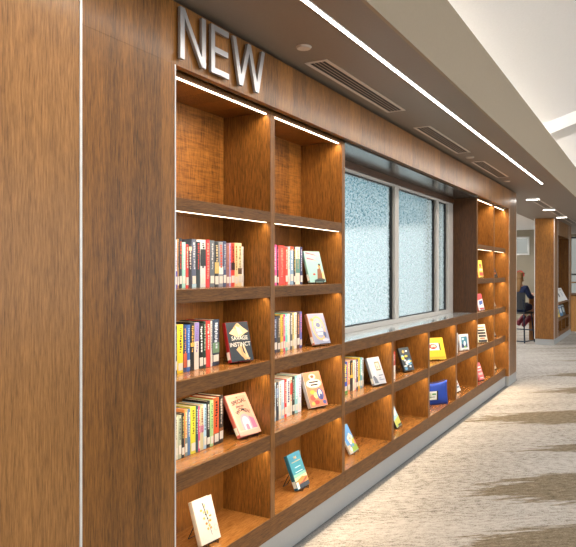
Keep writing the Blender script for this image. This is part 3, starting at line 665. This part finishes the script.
# blue zip pouch
def pouch():
    phi=40; X,Y,z=-1.99,6.42,.2476; w,h=.42,.235
    r=empty('zip_pouch','bright blue fabric zip pouch with clear card window on lowest shelf','pouch',(X,Y,z),R(90-phi))
    b=bmesh.new(); nx,nz=20,12; F=[];K=[]
    for i in range(nx+1):
        a=[];c_=[]
        for j in range(nz+1):
            u=i/nx; v=j/nz
            edge=(1-abs(2*u-1)**4)*(1-abs(2*v-1)**4)
            sag=-.022*(1-(2*u-1)**2)*v**3 + .010*v*(abs(2*u-1)**6)
            th=.028*edge**.6+.002+.003*math.sin(9*u+5*v)*edge
            x=(u-.5)*w*(1-.02*math.sin(v*3.1)); zz=v*h+sag; lean=.02*v
            a.append(b.verts.new((x,-th+lean,zz))); c_.append(b.verts.new((x,th*.7+lean+.002,zz)))
        F.append(a);K.append(c_)
    for i in range(nx):
        for j in range(nz):
            b.faces.new((F[i][j],F[i+1][j],F[i+1][j+1],F[i][j+1])); b.faces.new((K[i][j],K[i][j+1],K[i+1][j+1],K[i+1][j]))
    for i in range(nx):
        b.faces.new((F[i][0],K[i][0],K[i+1][0],F[i+1][0])); b.faces.new((F[i][nz],F[i+1][nz],K[i+1][nz],K[i][nz]))
    for j in range(nz):
        b.faces.new((F[0][j],F[0][j+1],K[0][j+1],K[0][j])); b.faces.new((F[nx][j],K[nx][j],K[nx][j+1],F[nx][j+1]))
    mb=MB(); mb.b=b; mb.build('fabric_body',mat('#123a9c',.75,name='blue_fabric'),r,smooth=True)
    mb=MB(); mb.box(-.085,.055,-.034,-.024,.06,.145).build('card_window',mat('#dfe6e2',.2,0,.5),r,.002)
    mb=MB(); 
    mb.box(-.075,-.01,-.0346,-.034,.075,.13,0).box(.0,.045,-.0346,-.034,.11,.125,1).box(-.06,.03,-.0347,-.0341,.085,.092,2)
    mb.build('window_card',[mat('#b8ccb0',.5),mat('#4a9a50',.5),mat('#6a7470',.5)],r)
    MB().box(.057,.072,-.033,-.024,.055,.15).build('window_edge',BLACK,r)
    mb=MB(); pts=[((u/10-.5)*w*.97,.048,h-.022*(1-(2*u/10-1)**2)+.008*abs(2*u/10-1)**6+.002) for u in range(11)]
    mb.tube(pts,.0035,6).build('zipper',mat('#16388c',.5),r)
pouch()
# ------------------------------------------------------------------ far pier with display shelves
def far_case():
    x0,x1,y0,y1=-2.33,-1.925,15.09,18.35
    r=empty('display_bookcase','freestanding floor to soffit walnut pier with magazine shelves beyond the bookcases','bookcase',(-2.12,16.7,0)); off=-Vector(r.location)
    def part(mb,n,m,lb=None,bevel=.002):
        o=mb.build(n,m,r,bevel); o.location=off
        if lb:o['label']=lb
        return o
    a,b_=15.72,17.85
    part(MB().box(x0,x1,y0,a,.13,ZC-.002),'side_panel',W_V); part(MB().box(x0,x1,b_,y1,.13,ZC-.002),'side_panel',W_V)
    part(MB().box(x0,x1,a,b_,2.44,ZC-.002),'header_panel',W_V); part(MB().box(x0,x0+.05,a,b_,.13,2.44),'back_panel',W_V)
    part(MB().box(x0+.05,x1,a,b_,.13,.22),'bottom_board',W_H)
    for z in (.52,.90): part(MB().box(x0+.05,x1,a,b_,z-.045,z),'shelf',W_H)
    for k in (1,2): 
        yy=a+(b_-a)*k/3; part(MB().box(x0+.05,x1-.005,yy-.025,yy+.025,.22,.475),'divider',W_V)
    part(MB().box(x0+.01,x1-.01,y0+.01,y1-.01,0,.129),'plinth',BASE,'pale grey plinth')
    for y in (y0+.004,a-.008,b_+.008): part(MB().box(x1-.003,x1+.003,y-.006,y+.006,.13,ZC-.004),'edge_strip',ALU)
    part(MB().box(x0-.003,x0+.01,y0-.003,y0+.006,.13,ZC-.004),'edge_strip',ALU)
far_case()
for k,(y,c,l) in enumerate(((16.05,'#e8d08a','yellow and white magazine leaning on the pier shelf'),(16.62,'#e9eaec','white magazine with dark picture leaning in the middle of the pier shelf'),(17.2,'#eef0f4','plain white magazine leaning at the far end of the pier shelf'))):
    display('m',-1.95,y,.90,8,28,.50,.33,.012,c,l,[('bg','#eceef0'),('p',c,[(.02,.1),(.5,.1),(.4,.9),(.02,.9)]),('e',['#d87a3c','#2c3a4a','#c8d0d8'][k],.5,.5,.16,.2),('r','#8a9098',.1,.8,.8,.88)],easel=False,name='magazine',cat='magazine')
for k,(y,c,c2,l) in enumerate(((15.95,'#8a4a6a','#e8a04a','purple and orange book on the lower pier shelf'),(16.45,'#e0b83a','#3a6a4a','yellow book with green picture on the lower pier shelf'),(17.0,'#2c7cb8','#f0f4f6','blue book on the lower pier shelf'),(17.5,'#20343c','#c8d4d8','dark book at the far end of the lower pier shelf'))):
    display('n',-1.99,y,.52,6,14,.28,.27,.02,c,l,[('bg',c),('e',c2,.5,.5,.3,.25),('r',c2,.1,.82,.9,.92)],easel=False)
# low wooden cabinet and dark shelf unit further on
r=empty('low_cabinet','pale wooden end of a low cabinet beyond the far pier','cabinet',(-1.95,19.1,0)); off=-Vector(r.location)
for n,mb,m in (('side_panel',MB().box(-2.2,-1.72,19.0,19.04,0,.95),wood('light_oak',2,'#9a6c40','#c8955c')),('top_board',MB().box(-2.2,-1.72,18.98,20.8,.951,.98),W_H),('body',MB().box(-2.18,-1.76,19.041,20.75,.06,.95),BLACK)):
    o=mb.build(n,m,r); o.location=off
r=empty('shelf_unit','tall dark open shelf unit against the far glazing','shelf unit',(-2.0,21.3,0)); off=-Vector(r.location)
mb=MB()
for x in (-2.5,-1.5): mb.box(x,x+.04,21.1,21.5,0,1.3)
o=mb.build('upright',BLACK,r); o.location=off
mb=MB()
for z in (.1,.5,.9,1.27): mb.box(-2.46,-1.5,21.1,21.5,z,z+.035)
o=mb.build('shelf',W_H,r); o.location=off
# far windows
wf=MB()
for x in (-2.6,-2.36,-2.12,-1.6,-1.15): wf.box(x,x+.05,22.0,22.1,.1,2.7)
for z in (.1,1.5,2.65): wf.box(-2.6,-1.1,22.01,22.09,z,z+.05)
struct(wf,'window_2',mat('#25282c',.4))
wf=MB().box(-4.95,-3.55,21.97,22.1,2.15,2.2).box(-4.95,-3.55,21.97,22.1,2.69,2.74).box(-4.95,-4.9,21.97,22.1,2.2,2.69).box(-3.6,-3.55,21.97,22.1,2.2,2.69)
struct(wf,'window_3',WHITE)
struct(MB().box(-6.2,1.4,25.2,25.3,-1,4.5),'wall_beyond',mat('#8e8c86',.8))
# ------------------------------------------------------------------ bar stool, counter, monitor, person
SX,SY=-2.70,15.4; SA=R(-16)      # facing direction rotated from +Y
def stool():
    r=empty('bar_stool','black bar height stool with solid back, reader seated on it','stool',(SX,SY,0),SA)
    b=mat('#23262c',.5,name='black_plastic'); fr=mat('#1e2a3c',.4,.4,name='navy_metal')
    MB().box(-.23,.23,-.21,.23,.66,.70).build('seat',b,r,.012)
    mb=MB(); 
    pts=[(-.23,-.20),(-.12,-.245),(0,-.26),(.12,-.245),(.23,-.20),(.23,-.185),(.12,-.228),(0,-.243),(-.12,-.228),(-.23,-.185)]
    mb.prism(pts,.76,1.14,'xy').build('backrest',b,r,.004)
    for sx in (-1,1):
        MB().tube([(sx*.2,-.19,.68),(sx*.2,-.215,.8),(sx*.19,-.225,1.0)],.012,8).build('back_support',fr,r)
        for sy in (-1,1): MB().tube([(sx*.19,sy*.18,.67),(sx*.24,sy*.25,.012)],.016,8).build('leg',fr,r)
    MB().tube([(-.23,-.24,.05),(.23,-.24,.05)],.014,8).build('stretcher',fr,r)
    MB().tube([(-.225,.23,.28),(.225,.23,.28)],.013,8).build('foot_rest',fr,r)
    MB().tube([(-.23,-.24,.05),(-.23,.24,.05)],.012,8).build('stretcher',fr,r); MB().tube([(.23,-.24,.05),(.23,.24,.05)],.012,8).build('stretcher',fr,r)
stool()
r=empty('counter','bar height reading counter with pale edge behind the far pier','counter',(-2.55,16.6,0)); off=-Vector(r.location)
for n,mb,m in (('worktop',MB().box(-2.64,-2.34,16.0,17.9,1.04,1.08),mat('#e4ded2',.4)),('end_panel',MB().box(-2.60,-2.36,16.05,16.10,0,1.04),W_V),('back_panel',MB().box(-2.39,-2.345,16.1,17.85,0.2,1.04),W_V)):
    o=mb.build(n,m,r); o.location=off
r=empty('monitor','computer monitor with lit screen on the reading counter','monitor',(-2.47,16.5,1.081),R(-75))
MB().box(-.11,.11,-.07,.07,0,.012).box(-.02,.02,-.0,.02,.012,.12).build('stand',BLACK,r)
MB().box(-.24,.24,-.02,.01,.1,.40).build('case',BLACK,r,.004); MB().box(-.225,.225,-.0215,-.0205,.115,.385).build('screen',mat('#dfe6ee',.3,emit=.7),r)
# person
def skin_obj(name,verts,edges,radii,m,parent,root=0,sub=2,flat=None):
    me=bpy.data.meshes.new(name); me.from_pydata([Vector(v) for v in verts],edges,[]); 
    o=bpy.data.objects.new(name,me); C.objects.link(o); o.parent=parent
    sk=o.modifiers.new('skin','SKIN'); sk.use_smooth_shade=True
    me.skin_vertices.new() if not me.skin_vertices else None
    for i,rr in enumerate(radii):
        v=me.skin_vertices[0].data[i]; v.radius=rr if isinstance(rr,tuple) else (rr,rr); v.use_root=(i==root)
    s=o.modifiers.new('sub','SUBSURF'); s.levels=sub; s.render_levels=sub
    me.materials.append(m); return o
P=empty('person','person with long blonde hair in navy top on the bar stool, seen from behind','person',(SX,SY,0),SA)
SK=mat('#d9a98c',.55,name='skin'); NAVY=mat('#1d2d55',.8,name='navy_knit'); MAR=mat('#7c2236',.6,name='maroon_boot'); HAIR=mat('#8f6c42',.7,name='blonde_hair'); TI=mat('#c9ccd8',.8)
V=[(0,0,.80),(0,0,.95),(0,.0,1.10),(0,.01,1.22),(0,.01,1.30),(0,.02,1.36),(0,.035,1.45),(0,.03,1.53),
   (.15,.01,1.24),(.21,.06,1.05),(.19,.24,1.02),(.13,.36,1.10),
   (-.15,.01,1.24),(-.21,.06,1.05),(-.19,.24,1.02),(-.13,.36,1.10),
   (.09,.02,.79),(.10,.36,.80),(.09,.40,.58),(.0,.20,.40),(-.03,.27,.345),
   (-.09,.02,.79),(-.10,.36,.80),(-.06,.40,.58),(-.12,.18,.42),(-.14,.26,.37)]
Ed=[(0,1),(1,2),(2,3),(3,4),(4,5),(5,6),(6,7),(3,8),(8,9),(9,10),(10,11),(3,12),(12,13),(13,14),(14,15),(0,16),(16,17),(17,18),(18,19),(19,20),(0,21),(21,22),(22,23),(23,24),(24,25)]
Rd=[(.13,.10),(.115,.085),(.125,.09),(.12,.08),(.055,.05),(.05,.05),(.078,.088),(.065,.075),.055,.042,.034,.025,.055,.042,.034,.025,.085,.065,.052,.036,.03,.085,.065,.052,.036,.03]
skin_obj('body',V,Ed,Rd,SK,P)
def sub(idx,edges,grow,name,m,extra=()):
    mp={v:i for i,v in enumerate(idx)}
    vs=[V[i] for i in idx]; rs=[tuple(x+grow for x in (Rd[i] if isinstance(Rd[i],tuple) else (Rd[i],Rd[i]))) for i in idx]
    return skin_obj(name,vs,[(mp[a],mp[b]) for a,b in edges],rs,m,P)
sub([0,1,2,3,8,9,10,12,13,14],[(0,1),(1,2),(2,3),(3,8),(8,9),(9,10),(3,12),(12,13),(13,14)],.018,'sweater',NAVY)
sub([0,16,17,21,22],[(0,16),(16,17),(0,21),(21,22)],.022,'skirt',mat('#22335c',.8,name='navy_skirt'))
sub([18,19,20],[(18,19),(19,20)],.022,'boot',MAR); sub([23,24,25],[(23,24),(24,25)],.022,'boot',MAR)
skin_obj('hair',[(0,.02,1.612),(0,.015,1.575),(0,.005,1.50),(0,-.02,1.43),(0,-.05,1.34),(0,-.075,1.25),(0,-.085,1.14)],[(0,1),(1,2),(2,3),(3,4),(4,5),(5,6)],[(.03,.03),(.062,.066),(.084,.09),(.085,.08),(.088,.055),(.078,.042),(.04,.022)],HAIR,P,root=2)
MB().tube([(.098*math.cos(a),.02,1.50+.125*math.sin(a)) for a in [math.pi*k/12 for k in range(13)]],.012,8).build('headband',mat('#d02a34',.5),P)
# face details
for sx in (-1,1): MB().disc(sx*.03,0,-.004,.004,.009,12).build('eye',mat('#26211e',.3),P,loc=(0,.125,1.46),rot=(R(90),0,0))
MB().tube([(0,.118,1.46),(0,.142,1.43),(0,.12,1.425)],[.006,.011,.007],8).build('nose',SK,P)
MB().tube([(-.022,.112,1.395),(0,.119,1.392),(.022,.112,1.395)],.0045,6).build('mouth',mat('#b0605c',.5),P)
for sx in (-1,1): 
    for k in range(5):
        hx,hy,hz=sx*.13,.36,1.10
        aa=(k-2)*.3 if k<4 else .95*1
        if k==4: pts=[(hx,hy,hz),(hx-sx*.035,hy+.02,hz-.01),(hx-sx*.04,hy+.045,hz-.02)]
        else:
            l_=[.07,.08,.075,.06][k]; ox=(k-1.5)*.016*-sx
            pts=[(hx+ox,hy+.01,hz),(hx+ox*1.3,hy+.01+l_*.6,hz+.008),(hx+ox*1.3,hy+.01+l_,hz-.012)]
        MB().tube(pts,[.010,.009,.007],7).build('finger',SK,P,smooth=True)
# ------------------------------------------------------------------ exterior
struct(MB().box(-30,-2.46,-14,9.65,-.3,-.12),'exterior_ground',mat('#c4c8c4',.9))
# ------------------------------------------------------------------ world, camera
wd=bpy.data.worlds.new('World'); S.world=wd; wd.use_nodes=True
bg=wd.node_tree.nodes['Background']; bg.inputs[0].default_value=(.90,.97,1,1); bg.inputs[1].default_value=2.6
cam=bpy.data.cameras.new('camera'); co=bpy.data.objects.new('camera',cam); C.objects.link(co)
co.location=(0,0,1.6); co.rotation_euler=(R(90),0,TH); cam.sensor_width=36; cam.sensor_fit='HORIZONTAL'; cam.lens=36*647/576; cam.shift_y=-1.5/576; cam.clip_end=200
S.camera=co
vs=S.view_settings; S.display_settings.display_device='sRGB'
vs.view_transform='Standard'; vs.look='None'; vs.gamma=1; vs.use_curve_mapping=False; vs.exposure=0
